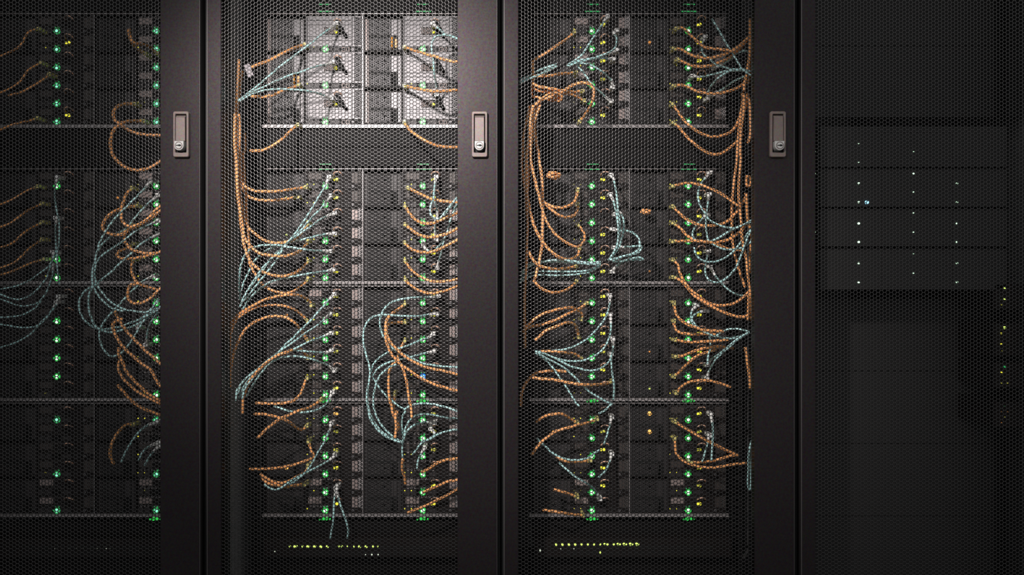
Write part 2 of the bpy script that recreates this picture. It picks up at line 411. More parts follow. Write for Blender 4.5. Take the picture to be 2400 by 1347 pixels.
node0 = make_node(False); node2u = make_node(True)
used = {'n': False, 't': False}
UNLIT = {(0,'B',0,1),(0,'B',0,2),(0,'B',0,3),(0,'C',0,0),(0,'C',0,5),(0,'C',1,4),(0,'D',0,1),(0,'D',0,2),(0,'D',0,4),(0,'D',1,1),(0,'D',1,2),(0,'D',1,4),
         (1,'B',0,2),(2,'C',0,5)}
rng = random.Random(3)
HALF = ['left', 'right']
for ci in (0, 1, 2):
    for ch in 'ABCD':
        for side in (0, 1):
            tall = (ci == 1 and ch == 'A')
            rows = (1, 3, 5) if tall else range(6)
            for n, r in enumerate(rows):
                src = node2u if tall else node0; key = 't' if tall else 'n'
                o = dup(src)
                o.location = (wx(COLX[ci][side], FACE), FACE, rowz(ch, r))
                if tall:
                    tag(o, f'pale silver double-height server, {["upper", "middle", "lowest"][n]} one in {HALF[side]} column of the second cabinet top chassis', 'server', 'pale silver servers at top of the second cabinet')
                else:
                    tag(o, f'dark {HALF[side]}-column server with round light, row {NUM[r]} of {CHN[ch]} chassis, {CAB[ci]}', 'server', 'dark half-width servers')
                off = (ci, ch, side, r) in UNLIT
                halo = kid(o, 'led_halo'); lens = kid(halo, 'led_lens')
                if off:
                    override(halo, M['unlit']); override(lens, M['unlit']); override(kid(o, 'status_light'), M['unlit'])
                elif (ci, ch, side, r) == (1, 'C', 1, 4):
                    override(halo, M['blue_glow']); override(lens, M['blue_core'])
                elif ci == 0 and (side == 0 or ch in 'AD') and (ch in 'AD'):
                    override(lens, M['teal_core']); override(halo, M['green_dim'])
                if not tall:
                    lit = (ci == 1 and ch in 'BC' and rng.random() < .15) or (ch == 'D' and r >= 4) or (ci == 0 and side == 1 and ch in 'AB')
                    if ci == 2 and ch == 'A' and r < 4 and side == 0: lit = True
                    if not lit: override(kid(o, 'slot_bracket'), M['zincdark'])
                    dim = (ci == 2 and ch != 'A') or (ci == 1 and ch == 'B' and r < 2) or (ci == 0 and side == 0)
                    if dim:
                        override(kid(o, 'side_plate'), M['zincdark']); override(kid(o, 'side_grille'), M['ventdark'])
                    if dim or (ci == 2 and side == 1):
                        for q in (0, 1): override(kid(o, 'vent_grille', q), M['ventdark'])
                # link and activity lights
                for q in (0, 1):
                    j = kid(o, 'network_jack', q); lt = kid(j, 'link_light')
                    p_on = 0.75 if ci == 2 else (0.7 if ci == 1 else 0.35)
                    if ci == 0 and side == 0: p_on = 0.12
                    if rng.random() > p_on: override(lt, M['unlit'])
                al = kid(o, 'activity_light')
                on = {0: .35, 1: .6, 2: .8}[ci] if ch != 'D' else .6
                if ci == 0 and side == 0: on = .1
                if (ci, ch, side, r) == (1, 'D', 0, 0): override(al, M['amber_led'])
                elif not tall and rng.random() > on: override(al, M['yellow_dim'] if rng.random() < .4 and ci else M['unlit'])

psu0 = make_psu(False); psup = make_psu(True)
pu = {'d': False, 'p': False}
AMBER = {(2,'B',1,2): ('amber_dim', 1.0), (2,'D',1,0): ('amber_led', 2.0), 
         (1,'B',0,0): ('lime_led', 1.2), (1,'B',0,1): ('lime_led', 1.0), (1,'D',0,1): ('amber_led', 1.6), (1,'C',0,0): ('amber_dim', 1.2), (2,'A',1,0): ('amber_dim', 1.6),
         (0,'B',1,0): ('amber_dim', 1.4), (2,'C',1,2): ('lime_led', 1.0), (2,'D',0,0): ('amber_led', 1.1), (2,'C',1,1): ('amber_dim', .8)}
for ci in (0, 1, 2):
    for ch in 'ABCD':
        for side in (0, 1):
            for n in range(3):
                pale = (ci == 1 and ch == 'A')
                src = psup if pale else psu0; key = 'p' if pale else 'd'
                o = dup(src)
                xl = wx(COLX[ci][side]-45-95, FACE)
                o.location = (xl+.001, FACE, rowz(ch, n*2+1)-.0052)
                tag(o, f'{"pale" if pale else "dark"} power supply left of {HALF[side]} servers, {["upper","middle","lowest"][n]} in {CHN[ch]} chassis, {CAB[ci]}',
                    'power supply', f'{"pale" if pale else "dark"} power supplies beside the servers')
                if pale and (side, n) in ((1, 0), (0, 1)):
                    override(kid(o, 'release_tab'), M['amberp']); override(kid(o, 'pull_handle'), M['amberp'])
                if (ci, ch, side, n) in AMBER:
                    mm, s = AMBER[(ci, ch, side, n)]
                    for q in ((0, 1) if (ci, ch, side, n) == (2, 'D', 1, 0) else (0,)):
                        l = kid(o, 'status_light', q); override(l, M[mm]); l.scale = (s*.8,)*3

def drop(o):
    for c in KIDS.get(o.name, []): drop(c)
    bpy.data.objects.remove(o)
for proto in (node0, node2u, psu0, psup): drop(proto)

# chassis around each block of servers
def make_chassis(ci, ch):
    zt = wz(ROWS[ch][0]-39.5, FACE); zb = rowz(ch, 5) - .0058
    x0 = wx(COLX[ci][0]-45-95, FACE)-.0005; x1 = wx(COLX[ci][1]+87.5, FACE)+.0012
    zlip = zb - .0078
    root = empty('server_chassis', ((x0+x1)/2, FACE, zlip)); dx, dz = (x0+x1)/2, zlip
    def B(m, *a): return m.box(a[0]-dx, a[1]-dx, a[2], a[3], a[4]-dz, a[5]-dz)
    s = MB()
    B(s, x0-.0015, x0-.0003, .002, .46, zb, zt); B(s, x1+.0003, x1+.0015, .002, .46, zb, zt)
    B(s, x0, x1, .002, .46, zb-.0012, zb-.0003); B(s, x0, x1, .002, .46, zt+.0003, zt+.0012)
    s.build('chassis_shell', M['dark'], root)
    B(MB(), x0-.006, x1+.006, -.006, .002, zlip, zb-.0006).build('bottom_lip', M['lip'], root)
    B(MB(), x0, x1, -.004, .002, zt+.0008, zt+.0026).build('top_lip', M['lip'], root)
    xd = wx(COLX[ci][0]+87, FACE); xs = wx(COLX[ci][1]-46, FACE); xs0 = wx(COLX[ci][0]-46, FACE)
    for a in (xd,):
        B(MB(), a+.0002, a+.0018, -.003, 0.0, zb, zt).build('divider_strip', M['lip'], root)
    for a in (xs0, xs):
        B(MB(), a-.0018, a-.0002, -.003, 0.0, zb, zt).build('divider_strip', M['black' if ci == 1 and ch == 'A' else 'darkgrille'], root)
    # green LED reflections on the lips above, built as glowing bars
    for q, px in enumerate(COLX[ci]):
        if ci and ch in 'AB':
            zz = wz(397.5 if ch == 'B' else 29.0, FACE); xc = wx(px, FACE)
            B(MB(), xc-.017, xc+.020, -.0075, -.0045, zz-.0010, zz+.0010).build('reflection_bar', M['green_dim'], root)
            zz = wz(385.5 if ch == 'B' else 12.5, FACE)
            B(MB(), xc-.013, xc+.015, -.0075, -.0045, zz-.0009, zz+.0009).build('reflection_bar', M['green_dim'], root)
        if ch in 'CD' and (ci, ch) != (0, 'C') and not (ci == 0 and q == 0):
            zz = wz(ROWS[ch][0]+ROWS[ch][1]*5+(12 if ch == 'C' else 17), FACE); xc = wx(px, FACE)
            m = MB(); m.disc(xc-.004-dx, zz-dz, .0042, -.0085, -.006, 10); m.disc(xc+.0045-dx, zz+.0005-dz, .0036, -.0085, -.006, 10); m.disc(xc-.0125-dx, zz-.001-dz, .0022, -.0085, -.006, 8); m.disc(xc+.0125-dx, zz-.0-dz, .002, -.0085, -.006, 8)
            m.build('reflection_spot', M['green_glow'], root)  # LED reflections on the bottom lip, built as glowing spots
    tag(root, f'{CHN[ch]} dark server chassis with silver bottom edge, {CAB[ci]}, holding half-width servers', 'server chassis', 'dark server chassis')
for ci in (0, 1, 2):
    for ch in 'ABCD': make_chassis(ci, ch)

# ------------------------------------------------------------------ rightmost cabinet: dark storage servers near the door
YS = 0.065
def storage(n, ys, ys2):
    zt = wz(ys[0]-16-24, YS); zb = wz(ys[1]+18, YS)
    x0, x1 = wx(1908-32, YS)+.044, wx(2242+118, YS)
    root = empty('storage_server', (x0, YS, zb))
    MB().box(0, x1-x0, 0, .5, .0006, zt-zb-.0006).build('storage_body', M['slate'], root)
    MB().box(.002, x1-x0-.002, -.002, 0, .0010, .0022).build('bottom_edge', M['darkgrille'], root)
    def L(px, py, r, m): MB().disc(wx(px, YS)-x0, wz(py, YS)-zb, r, -.003, 0, 10, dome=.001).build('status_light', M[m], root)
    for i, y in enumerate(ys):
        L(2012, y, .0024 if n else .0013, 'green_core'); 
        if y > 420: L(2242, y, .0019, 'green_core')
    for i, y in enumerate(ys2):
        L(1908.5, y, .0020 if i == 1-(n % 2) else .0013, 'green_core')
        if y > 340: L(2140, y, .0018 if n == 1 and i == 0 else .0011, 'green_core')
    if n == 1: L(2031, 474, .0042, 'blue_core')
    MB().frame(.14, .30, .012, zt-zb-.012, .0012, -.0012, 0).build('drive_bay_edge', M['darkgrille'], root)
    tag(root, f'dark storage server with tiny green lights, {["topmost", "second from top", "third from top", "lowest"][n]} in the rightmost cabinet', 'server', 'dark storage servers')
storage(0, (336, 380), (312, 356)); storage(1, (430, 474), (407, 450)); storage(2, (523.5, 567), (499, 544)); storage(3, (616.5, 661), (594, 640))
def sideswitch(n, pts, word):
    y = YS; zs = [p[1] for p in pts]
    x0, x1 = wx(2330, y), wx(2420, y); zt = wz(min(zs)-10, y); zb = wz(max(zs)+12, y)
    root = empty('cable_switch', (x0, y, zb))
    MB().chbox(0, x1-x0, 0, .3, 0, zt-zb, .002).build('switch_body', M['dark'], root)
    for px, py, r, m in pts: MB().disc(wx(px, y)-x0, wz(py, y)-zb, r, -.003, 0, 10).build('port_light', M[m], root)
    tag(root, f'dark network module with yellow-green dots near the right picture edge, {word}', 'network switch', 'network modules near the right edge')
sideswitch(0, [(2354, 675, .0018, 'lime_led'), (2354, 700, .0022, 'lime_led'), (2346.5, 714, .0010, 'yellow_dim')], 'topmost')
sideswitch(1, [(2353.5, 767.5, .0031, 'lime_led'), (2346, 781, .0018, 'yellow_led'), (2346, 806, .0018, 'yellow_led'), (2348, 822, .0008, 'yellow_dim')], 'second')
sideswitch(2, [(2354, 859, .0020, 'green_dim'), (2346.5, 872, .0016, 'yellow_led'), (2346.5, 897, .0012, 'yellow_dim'), (2360, 897, .0012, 'yellow_dim')], 'third')
sideswitch(3, [(2354, 952, .0010, 'green_dim'), (2347, 965, .0011, 'amber_dim'), (2361, 965, .0011, 'amber_dim'), (2355, 977, .0010, 'yellow_dim'), (2347, 990, .0009, 'amber_dim')], 'lowest')

# ------------------------------------------------------------------ blanking panels over the empty rack positions
def blank(ci, pya, pyb, label):
    y = FACE + .001; x0, x1 = CABX[ci]-.2485, CABX[ci]+.229
    if ci == 3: x0 -= .02; x1 += .075; y = .20  # rightmost cabinet: added panels that hide the light patch and lift the black
    zt, zb = wz(pya, y), wz(pyb, y)
    o = MB().chbox(0, x1-x0, 0, .0035, 0, zt-zb, .0012).build('blanking_or_added_panel', M['slate' if ci == 3 else 'blank'], loc=(x0, y, zb))
    tag(o, label, 'blanking panel', 'black blanking panels')
for ci in (0, 1, 2):
    blank(ci, 302.5, 344, f'upper black blanking panel in the gap below the top chassis, {CAB[ci]}')
    blank(ci, 345, 390, f'lower black blanking panel in the gap below the top chassis, {CAB[ci]}')
    blank(ci, -60, 28, f'black blanking panel above the top chassis, {CAB[ci]}')
    blank(ci, 1222, 1258, f'black blanking panel between bottom chassis and network switch, {CAB[ci]}')
    blank(ci, 1308, 1400, f'black blanking panel below the network switch, {CAB[ci]}')
for k in range(4): blank(3, 700+k*170, 869+k*170, f'large added filler panel below storage servers, {["topmost","second","third","lowest"][k]} in the rightmost cabinet')
for k in range(2): blank(3, -60+k*168, 107+k*168, f'large added filler panel above storage servers, {["upper","lower"][k]} in the rightmost cabinet')

# ------------------------------------------------------------------ network switches low in the first three cabinets
def net_switch(ci, pts, extra):
    y = FACE - .03; c = CABX[ci]
    x0, x1 = c-.243, c+.225; zt = wz(1262, y); zb = wz(1306, y)
    root = empty('network_switch', (x0, y, zb))
    MB().chbox(0, x1-x0, 0, .32, 0, zt-zb, .001).build('switch_body', M['dark'], root)
    p = MB(); x = .075
    while x < .42: p.box(x, x+.0115, -.0006, .0002, .006, .0155); p.box(x, x+.0115, -.0006, .0002, .019, .0285); x += .0145
    p.build('port_row', M['black'], root)
    for px, py, r, m in pts: MB().disc(wx(px, y)-x0, wz(py, y)-zb, r, -.0025, 0, 10).build('port_light', M[m], root)
    for px, py, r, m in extra: MB().disc(wx(px, y)-x0, wz(py, y)-zb, r, -.0025, 0, 10).build('status_light', M[m], root)
    tag(root, ['unlit looking network switch with faint grey dots at the foot of the leftmost cabinet',
               'network switch with blinking yellow-green port lights at the foot of the second cabinet',
               'network switch with even row of yellow-green lights at foot of the third cabinet'][ci], 'network switch', 'network switches at the cabinet feet')
def P(z0, lst, s, r, m): return [(z0 + a/s, b, r, m) for a, b in lst]
net_switch(0, [(x, 1284.5, .0007, 'pale_led') for x in (130, 146, 162, 180, 195, 212, 228, 242, 250, 258)], [])
net_switch(1, [(600+a/7.5, 1279.5+d, r, 'lime_led') for a, d, r in ((598, 0, .0022), (680, 0, .0026), (718, 0, .0024), (822, 0, .0024), (905, -.5, .0026), (938, .5, .0024), (1022, 0, .0022), (1048, 0, .0024),
             (1132, 0, .0020), (1158, 1, .0026), (1245, -.5, .0018), (1272, 2, .0014), (1456, 0, .0024), (1512, 0, .0024), (1610, -.5, .0017), (1728, 0, .0022), (1810, 0, .0022), (1842, 2.5, .0010), (1925, -.5, .0020), (1953, 2, .0016), (2060, 0, .0024), (2138, 0, .0021))],
           [(644, 1292, .0015, 'pale_led'), (857, 1298.7, .0011, 'pale_led'), (871.6, 1298.7, .0019, 'pale_led'), (886.4, 1298.7, .0016, 'pale_led')])
net_switch(2, [(1240+a/7.5, 1274.8+(-.4 if a > 1200 else 0), r, 'lime_led') for a, r in ((478, .0032), (588, .0032), (700, .0030), (810, .0030), (921, .0025), (1032, .0025), (1140, .0025), (1248, .0025), (1326, .0027), (1376, .0028), (1487, .0026),
             (1560, .0030), (1597, .0022), (1668, .0034), (1706, .0022), (1778, .0036), (1814, .0022), (1888, .0036), (1918, .0022))],
           [(1266.7, 1289, .0026, 'pale_led'), (1406, 1293.6, .0026, 'lime_led'), (1314, 1285.5, .0012, 'pale_led'), (1345, 1285, .0010, 'pale_led')])
CABLES = '''
D O p 790,352 740,365 680,390 600,430 520,470 450,498 380,528 330,560
D O p 745,670 690,690 620,715 540,748 460,765 400,762 360,758
D O p 735,985 690,1020 640,1070 580,1120 510,1165 440,1188 360,1190
D O p 1575,372 1660,400 1740,425 1830,450 1920,478 1995,488 2080,494
D O p 1575,678 1640,692 1720,708 1810,720 1900,718 1995,708 2080,698
D O p 1575,960 1605,1010 1660,1060 1730,1105 1800,1138 1880,1158 1995,1162 2080,1158
D T p 1040,185 960,245 870,315 780,385 690,450 600,520 500,605 400,690 320,750 262,800
D T p 1010,490 950,510 860,530 780,560 680,590 580,630 480,680 380,720 300,765 250,812
D T p 1000,775 920,745 850,725 770,712 680,705 590,702 500,708 420,725 350,755 280,800
D T p 1800,185 1850,230 1900,270 1950,290 1995,305 2050,335
D T p 1830,750 1825,660 1812,580 1805,500 1795,420 1792,350 1810,300 1850,280 1900,275 1960,290 2050,330
A O p 920,265 850,275 750,290 640,303 540,303 460,300 400,280 350,245 325,190 310,120 305,40 300,-80 D: 245,1000 240,880 250,760 262,600 268,470
A O p 850,352 740,372 640,382 560,385 480,378 420,362 375,330 350,270 335,180 320,60 315,-60 D: 262,980 258,860 270,740 285,620 295,560
A O p 940,590 900,650 860,700 800,740 740,760 680,770 600,765 530,740 460,690 400,640 370,580 350,500 335,420 320,300 312,150 305,0 D: 275,1050 268,900
A O p 940,750 900,810 850,850 790,875 720,890 650,888 580,882 500,865 430,815 390,770 360,720 345,640 330,540 310,420 298,300 290,150 282,0 D: 235,1100 240,900
A O p 940,930 900,980 860,1015 800,1050 730,1070 660,1070 590,1055 520,1030 460,985 410,930 375,850 350,760 335,650 320,540 300,420 285,300 275,120 268,-40
A O p 940,1090 910,1130 860,1170 800,1210 740,1225 680,1220 600,1195 540,1160 490,1110 450,1040 410,960 398,870 400,760 390,600 375,420 365,250 355,60 345,-40 D: 318,1180 315,1050
B O p 965,215 950,180 920,150 860,125 780,118 700,125 620,140 540,165 460,205 390,240 330,280 280,320 240,370 210,430 190,520
B O p 935,360 900,320 850,275 790,240 720,220 640,210 560,212 480,225 410,255 350,290 300,330 260,390 235,470 225,560 220,700 225,860 235,960
B O p 935,540 900,480 860,420 810,370 750,330 690,315 620,312 550,325 480,350 420,385 370,430 330,490 300,550 270,620 250,700 235,800 228,920
B O p 935,690 900,640 850,610 800,615 740,640 680,660 610,700 540,750 480,810 430,870 390,940 365,1000 345,1080 340,1200
B O p 930,870 905,920 880,990 850,1040 800,1080 730,1100 650,1106 560,1105 460,1100
B O p 1060,1065 1000,1110 940,1145 870,1165 800,1190 C: 640,135 580,160 520,200 460,250 400,310
C O p 775,215 740,245 700,235 640,190 580,160 520,145 450,130 375,130
C O p 785,330 800,390 825,450 780,475 700,505 610,527 520,540 430,545 340,545
C O p 780,520 760,570 700,600 640,635 580,650 520,640 460,610 420,580
C O p 760,660 690,668 610,680 540,665 470,650 430,600
A O p 1840,270 1900,300 1960,330 2040,365 2120,385 2200,395 2290,400 2400,400
A O p 1815,430 1850,490 1890,540 1940,575 2000,595 2070,590 2140,565 2220,530 2300,490 2380,440
A O p 1815,600 1860,640 1920,685 1990,712 2060,718 2130,705 2200,685 2290,640 2380,590
A O p 1812,765 1850,810 1900,840 1970,855 2040,855 2110,835 2190,795 2300,740 2380,690
A O p 1815,930 1850,985 1900,1040 1960,1080 2030,1110 2110,1122 2200,1115 2300,1095 2400,1060
A O p 1820,1100 1850,1140 1910,1185 1980,1215 2060,1228 2140,1215 2210,1195 2300,1160 2400,1110
A T p 1130,170 1080,275 1010,390 950,490 880,600 800,710 720,800 690,860 640,940 560,1040 480,1140 400,1240 350,1300
A T p 1140,340 1070,440 990,520 920,600 860,670 790,740 710,810 620,890 560,970 490,1070 420,1160 360,1250 320,1350
A T p 1180,500 1100,530 1030,570 960,620 890,665 820,720 740,780 660,870 600,920 520,1000 460,1090 400,1180 340,1290
A T p 1180,685 1100,690 1020,705 940,725 860,745 780,758 700,775 640,800 560,840 500,880 440,950 400,1030 360,1110 330,1200 312,1290
A T p 1140,845 1060,842 980,840 900,828 820,815 740,805 660,790 580,790 500,795 430,815 380,860 345,920 320,1010 310,1100 305,1220
A T p 1170,1010 1110,1025 1040,1035 960,1045 880,1060 800,1075 720,1090 650,1105 590,1130 530,1165 470,1210 420,1260 370,1330 330,1400
A T v 205,-120 208,-20 200,100 212,200 195,300 185,420 190,600 180,800 185,1000 180,1200
A T v 185,-90 180,0 190,120 180,250 160,400 165,560 160,760
B T p 1175,110 1130,160 1080,220 1030,270 980,330 920,390 860,445 800,510 730,570 670,640 600,690 540,740 480,790 420,840 370,880 320,940 290,990 280,1080
B T p 1140,290 1080,345 1000,410 920,460 850,510 770,570 700,620 640,675 560,730 500,780 440,820 380,870 330,930 300,1020
B T p 1150,465 1060,500 980,530 900,565 830,600 760,630 690,660 630,690 570,740 510,790 450,860 400,920 360,980 340,1060
B T p 1150,620 1100,640 1020,640 940,632 860,625 790,622 730,640 660,670 590,710 520,770 450,830 390,900 350,960 310,1060
B T p 1175,805 1120,760 1050,730 980,705 900,685 830,675 760,678 690,690 630,715 570,760 510,830 460,900 410,980 380,1040
B T p 1160,1000 1130,1060 1090,1120 1040,1150 970,1175 890,1185 810,1182 740,1165 680,1145 625,1130
C T p 960,200 940,260 910,330 880,380 850,430 820,490 780,550 730,600 680,640 640,660
C T p 985,440 940,480 880,515 820,545 760,575 700,605 640,640 590,680 540,700 490,690 450,660
C T p 995,690 1010,760 1035,840 1060,910 1085,1000 1080,1070
C T p 1000,680 980,780 975,880 968,960 950,1070
A T p 2100,170 2090,230 2080,300 2075,370 2050,430 2045,500 2080,545 2130,550 2180,490 2240,420 2285,360
A T p 2105,560 2110,480 2085,390 2075,330
A T p 2100,740 2090,660 2095,600 2130,555 2180,505 2230,440 2290,380
A T p 2110,1000 2125,930 2150,850 2160,780 2190,700 2225,600 2250,500 2290,400
A T p 1985,780 2010,830 2070,850 2120,800 2180,720 2215,620 2240,520 2300,420
B T p 2120,130 2060,140 1970,140 1880,145 1800,155 1720,175 1660,210 1620,260 1595,320 1590,390 1605,460 1640,530 1680,580 1730,620 1790,650 1850,680 1910,710 1980,740 2060,755 2160,768 2270,775 2360,778
B T p 2110,290 2030,298 1940,312 1850,312 1760,308 1680,302 1610,300 1540,312 1490,345 1455,400 1440,470 1440,550 1455,630 1475,700 1495,780 1500,830 1490,900 1475,980 1470,1060 1480,1140 C: 1240,120 1260,180 1310,250 1370,300 1440,330 1500,345
B T p 2075,470 2040,500 1990,520 1920,545 1850,575 1780,600 1700,620 1630,660 1570,700 1530,750 1510,800 1495,870 1482,950 1476,1050 1488,1150 C: 1260,140 1290,200 1340,260 1400,300 1460,325
B T p 2080,630 1990,650 1900,675 1820,695 1740,712 1660,735 1600,765 1550,810 1525,860 1550,910 1590,970 1650,1040 1700,1080 1760,1130 1820,1165 C: 1500,140 1490,200 1505,320
B T v 1740,750 1680,770 1630,810 1590,850 1560,910 1540,980 1530,1060 1535,1140 C: 1275,50 1290,120 1330,200 1380,260 1440,310 1490,340
C T v 1505,100 1550,70 1620,50 1700,50 1780,65 1850,85 1910,105 1970,120
C T v 1500,330 1510,270 1530,210 1570,155 1630,130 1700,130 1780,145 1850,158 1910,162 1980,165
C T p 1740,195 1680,188 1640,195 1580,215 1530,260 1505,320 1495,400 1500,470 1505,540
C T p 1710,240 1740,280 1690,320 1640,350 1600,400 1570,440
C T v 1640,335 1700,320 1760,285 1830,260 1910,245 1980,240
C T p 1665,380 1640,430 1615,480 1605,540
B O p 1815,205 1770,240 1710,280 1660,330 1640,400 1640,470 1650,550 1680,630 1720,690 1780,750 1850,800 1920,850 1990,890 2080,930 2180,960 2290,990 2370,1005
B O p 1820,370 1750,370 1690,375 1655,400 1650,470 1680,540 1720,590 1770,640 1830,690 1900,730 1980,765 2060,790 2150,805 2290,840 2370,850
B O p 1815,530 1790,580 1760,640 1750,700 1790,770 1810,830 1830,900 1840,980 1855,1060 1870,1150 1880,1240
B O v 1740,720 1690,770 1670,840 1665,920 1670,1000 1680,1080 1700,1160 C: 1420,110 1440,160 1465,210 1470,250
B O p 1725,1010 1720,1080 1712,1160 1722,1230 C: 1455,110 1445,160 1450,230 1440,310
C O v 1920,465 1820,478 1760,500 1700,540 1640,570
C O v 1940,625 1840,640 1770,670 1700,700 1650,725
C O v 1940,680 1840,740 1760,780 1680,820 1600,850 1530,880
C O v 1500,470 1495,540 1510,600 1520,660
E O p 560,250 510,300 450,340 390,380 330,420 280,450 240,480 225,540
E O p 575,575 500,578 430,585 370,595 300,600 235,600
E O p 600,960 640,910 680,850 705,790 712,720 700,680 660,655 600,655 550,670 500,700 450,730 400,760 340,775 290,790 250,830
E O p 625,720 560,725 500,720 440,710 380,700 320,690 270,680 230,660
E O p 640,795 590,765 530,745 470,735 400,735 330,722 270,715 225,690
E O v 300,780 360,742 430,735 462,765 440,795 380,790 310,775
E O v 225,480 235,600 222,680 228,760 285,770 287,830 265,900 240,1000 225,1100 215,1200 215,1347 F: 210,60 205,200 195,330 190,450
E O v 205,830 190,920 170,1000 155,1100 148,1250 F: 150,0 155,120 175,250 190,400 200,550 195,700 190,850 180,1000 175,1165 G: 175,120 175,300 178,550
F O p 630,740 622,790 590,825 530,840 460,820 390,770 330,700 280,620 240,520 215,420 195,300 188,150 190,0 E: 195,1120 205,1020 215,930 235,830
F O p 615,550 640,580 665,620 670,670 650,710 610,735 560,720 490,680 420,620 360,530 322,430 300,340 275,230 250,130 228,30 E: 215,1200 215,1100 225,960 245,850
F O p 615,380 610,430 590,470 530,490 460,475 400,430 340,370 290,290 260,190 235,80
F O p 615,260 605,320 580,370 530,400 460,412 390,395 340,370 322,330 320,220 310,100 290,0 E: 275,1200 255,1100 245,1000 250,900 265,820
F O v 322,300 326,450 322,600 315,750 290,880 260,1000
F O p 605,895 560,905 500,915 430,920 360,910 300,890 250,850 205,770
F O p 605,1015 560,1065 510,1095 450,1110 385,1110 300,1070 250,1010
F T v 805,860 700,865 600,855 500,845 420,845 340,855 260,870 200,890 150,950
F T v 805,875 700,878 600,870 500,862 400,858 320,864 240,885 180,925 140,980
F T v 805,880 740,915 660,935 560,940 460,940 360,938 280,940 200,960 140,1000
F T v 800,895 720,940 620,960 520,970 420,972 320,968 240,975 170,1000 130,1035
F T p 890,140 915,190 930,270 940,350 950,440 960,520 960,600 950,690 930,770 870,840
F T p 885,300 910,360 930,440 945,530 952,620 940,720 900,800 865,845
F T p 925,465 960,450 990,500 995,580 980,660 960,730 920,790 875,845
F T p 900,590 960,600 1040,605 1100,640 1125,690 1120,750 1070,790 1000,810 930,830 880,845
F T p 920,740 1000,735 1080,730 1145,728 1120,780 1060,800 990,815 900,850
F T p 900,940 940,890 1000,850 1060,832 1120,822 1155,840 1080,842 990,852 900,862
E T v 130,630 200,600 270,560 340,530 420,510
E T v 130,645 210,615 290,585 360,555 425,520
E T v 125,655 200,625 280,590 350,548 420,505
E T p 820,130 780,190 740,250 700,310 660,370 620,430 560,480 510,510
E T p 895,240 870,258 892,295 890,340 875,385 820,420 760,440 700,460 620,470 560,490 510,515
E T p 890,395 830,420 760,452 690,468 600,478 540,492 500,520
E T p 870,465 800,462 720,465 640,480 570,500 515,520
E T p 860,690 855,640 820,600 770,560 700,520 640,500 570,495
E T p 850,800 800,760 750,710 700,670 660,610 620,560 580,510
E O p 1360,228 1400,218 1440,240 1490,290 1540,335 1600,375 1680,385 1760,395 1830,405
E O p 1340,385 1400,390 1460,425 1530,448 1600,460 1680,448 1750,425 1820,390 1880,345 1945,285
E O p 1370,470 1430,495 1500,520 1570,525 1640,515 1710,490 1780,455 1850,400 1910,330 1940,295
E O p 1340,680 1400,670 1460,690 1530,720 1600,735 1680,738 1760,725 1840,695 1900,655 1935,630
E O p 1335,820 1370,870 1410,930 1460,985 1520,1030 1590,1065 1660,1078 1740,1065 1800,1035 1840,980 1870,900 1885,820 1885,735
E O p 1340,965 1390,1010 1430,1060 1490,1120 1560,1175 1640,1215 1710,1212 1780,1170 1840,1120 1890,1060
E O v 1945,150 1946,300 1940,450 1925,550 1905,650 1900,720
E O v 1950,290 1948,420 1945,560 1935,660
E O v 1925,735 1920,830 1885,900 1862,980 1852,1100 1845,1200 F: 1930,0 1920,100 1900,250 1890,400 1890,550 1895,700 1920,820 1950,930 1980,1020 2000,1070
E O v 1932,740 1945,850 1950,950 1950,1050 1930,1130
E O v 1900,740 1900,850 1880,1000 1868,1200 F: 1965,0 1950,150 1945,300 1955,430 1970,550 1975,680 2000,800 2015,900 2030,1040 2050,1165 G: 2030,100 2026,200 2022,320
F O v 2005,290 2015,420 2025,530 2050,620 2050,700 2040,800 2045,950
F O v 2010,150 2040,160 2048,200 2035,228 2010,225 2008,160
G O v 2045,40 2055,150 2055,320
G O v 2000,540 2015,650 2030,760 2040,880
G O v 2020,600 2045,750 2058,860 2060,1080
E T v 1645,150 1700,240 1750,330 1800,410 1850,490 1890,550 1960,600
E T p 1590,290 1565,370 1580,430 1630,470 1680,510 1740,530 1800,545 1890,552 1950,580
E T p 1680,520 1730,510 1780,475 1830,430 1890,402 1930,410 1960,450
E T p 1490,600 1560,605 1640,590 1720,570 1800,552 1890,548 1950,565
E T p 1610,780 1625,700 1680,630 1730,590 1790,560 1880,555 1940,560
E T p 1650,745 1720,710 1790,660 1850,625 1940,585
F O p 1400,235 1450,220 1510,208 1580,212 1650,230 1720,255 1790,290 1860,335 1910,375 1940,400
F O p 1400,400 1440,440 1490,490 1550,525 1620,555 1700,560 1790,550 1860,515 1910,470 1960,400 2000,330 2005,290
F O p 1400,535 1440,560 1480,600 1530,650 1590,680 1660,695 1730,695 1800,690 1870,670 1930,630 1980,590 2000,550
F O p 1400,690 1470,688 1560,685 1650,690 1740,705 1800,730 1860,755 1920,760 1990,765
F O p 1400,840 1440,880 1460,950 1500,1030 1560,1100 G: 1590,100 1670,160 1740,190 1820,195 1900,180 1980,130 2030,80 2065,20
F O p 1400,985 1460,1010 1510,1060 1570,1130 G: 1610,140 1680,185 1750,220 1820,250 1900,280 1980,290 2065,265
F T p 1710,120 1650,190 1615,260 1610,330 1630,400 1670,460 1700,510 1760,545 1830,570 1920,578 1990,550 2060,510
F T p 1700,300 1690,380 1680,450 1675,540 1680,620 1700,690 1760,730 1830,755 1910,755 1990,735 2040,700 2062,650
F T p 1690,470 1660,490 1610,540 1570,600 1570,660 1620,690 1700,690 1780,660 1860,610 1940,570 2060,525
F T v 1575,740 1590,790 1630,840 1700,860 1780,850 1860,810 1930,740 1990,660 2050,590
F T p 1695,770 1675,860 1670,940 1690,1000 1740,1028 1800,1020 1860,980 1920,910 1960,820 1995,720 2045,600
F T p 1710,900 1750,970 1800,1030 1850,1080 1910,1120 1980,1138 2050,1135
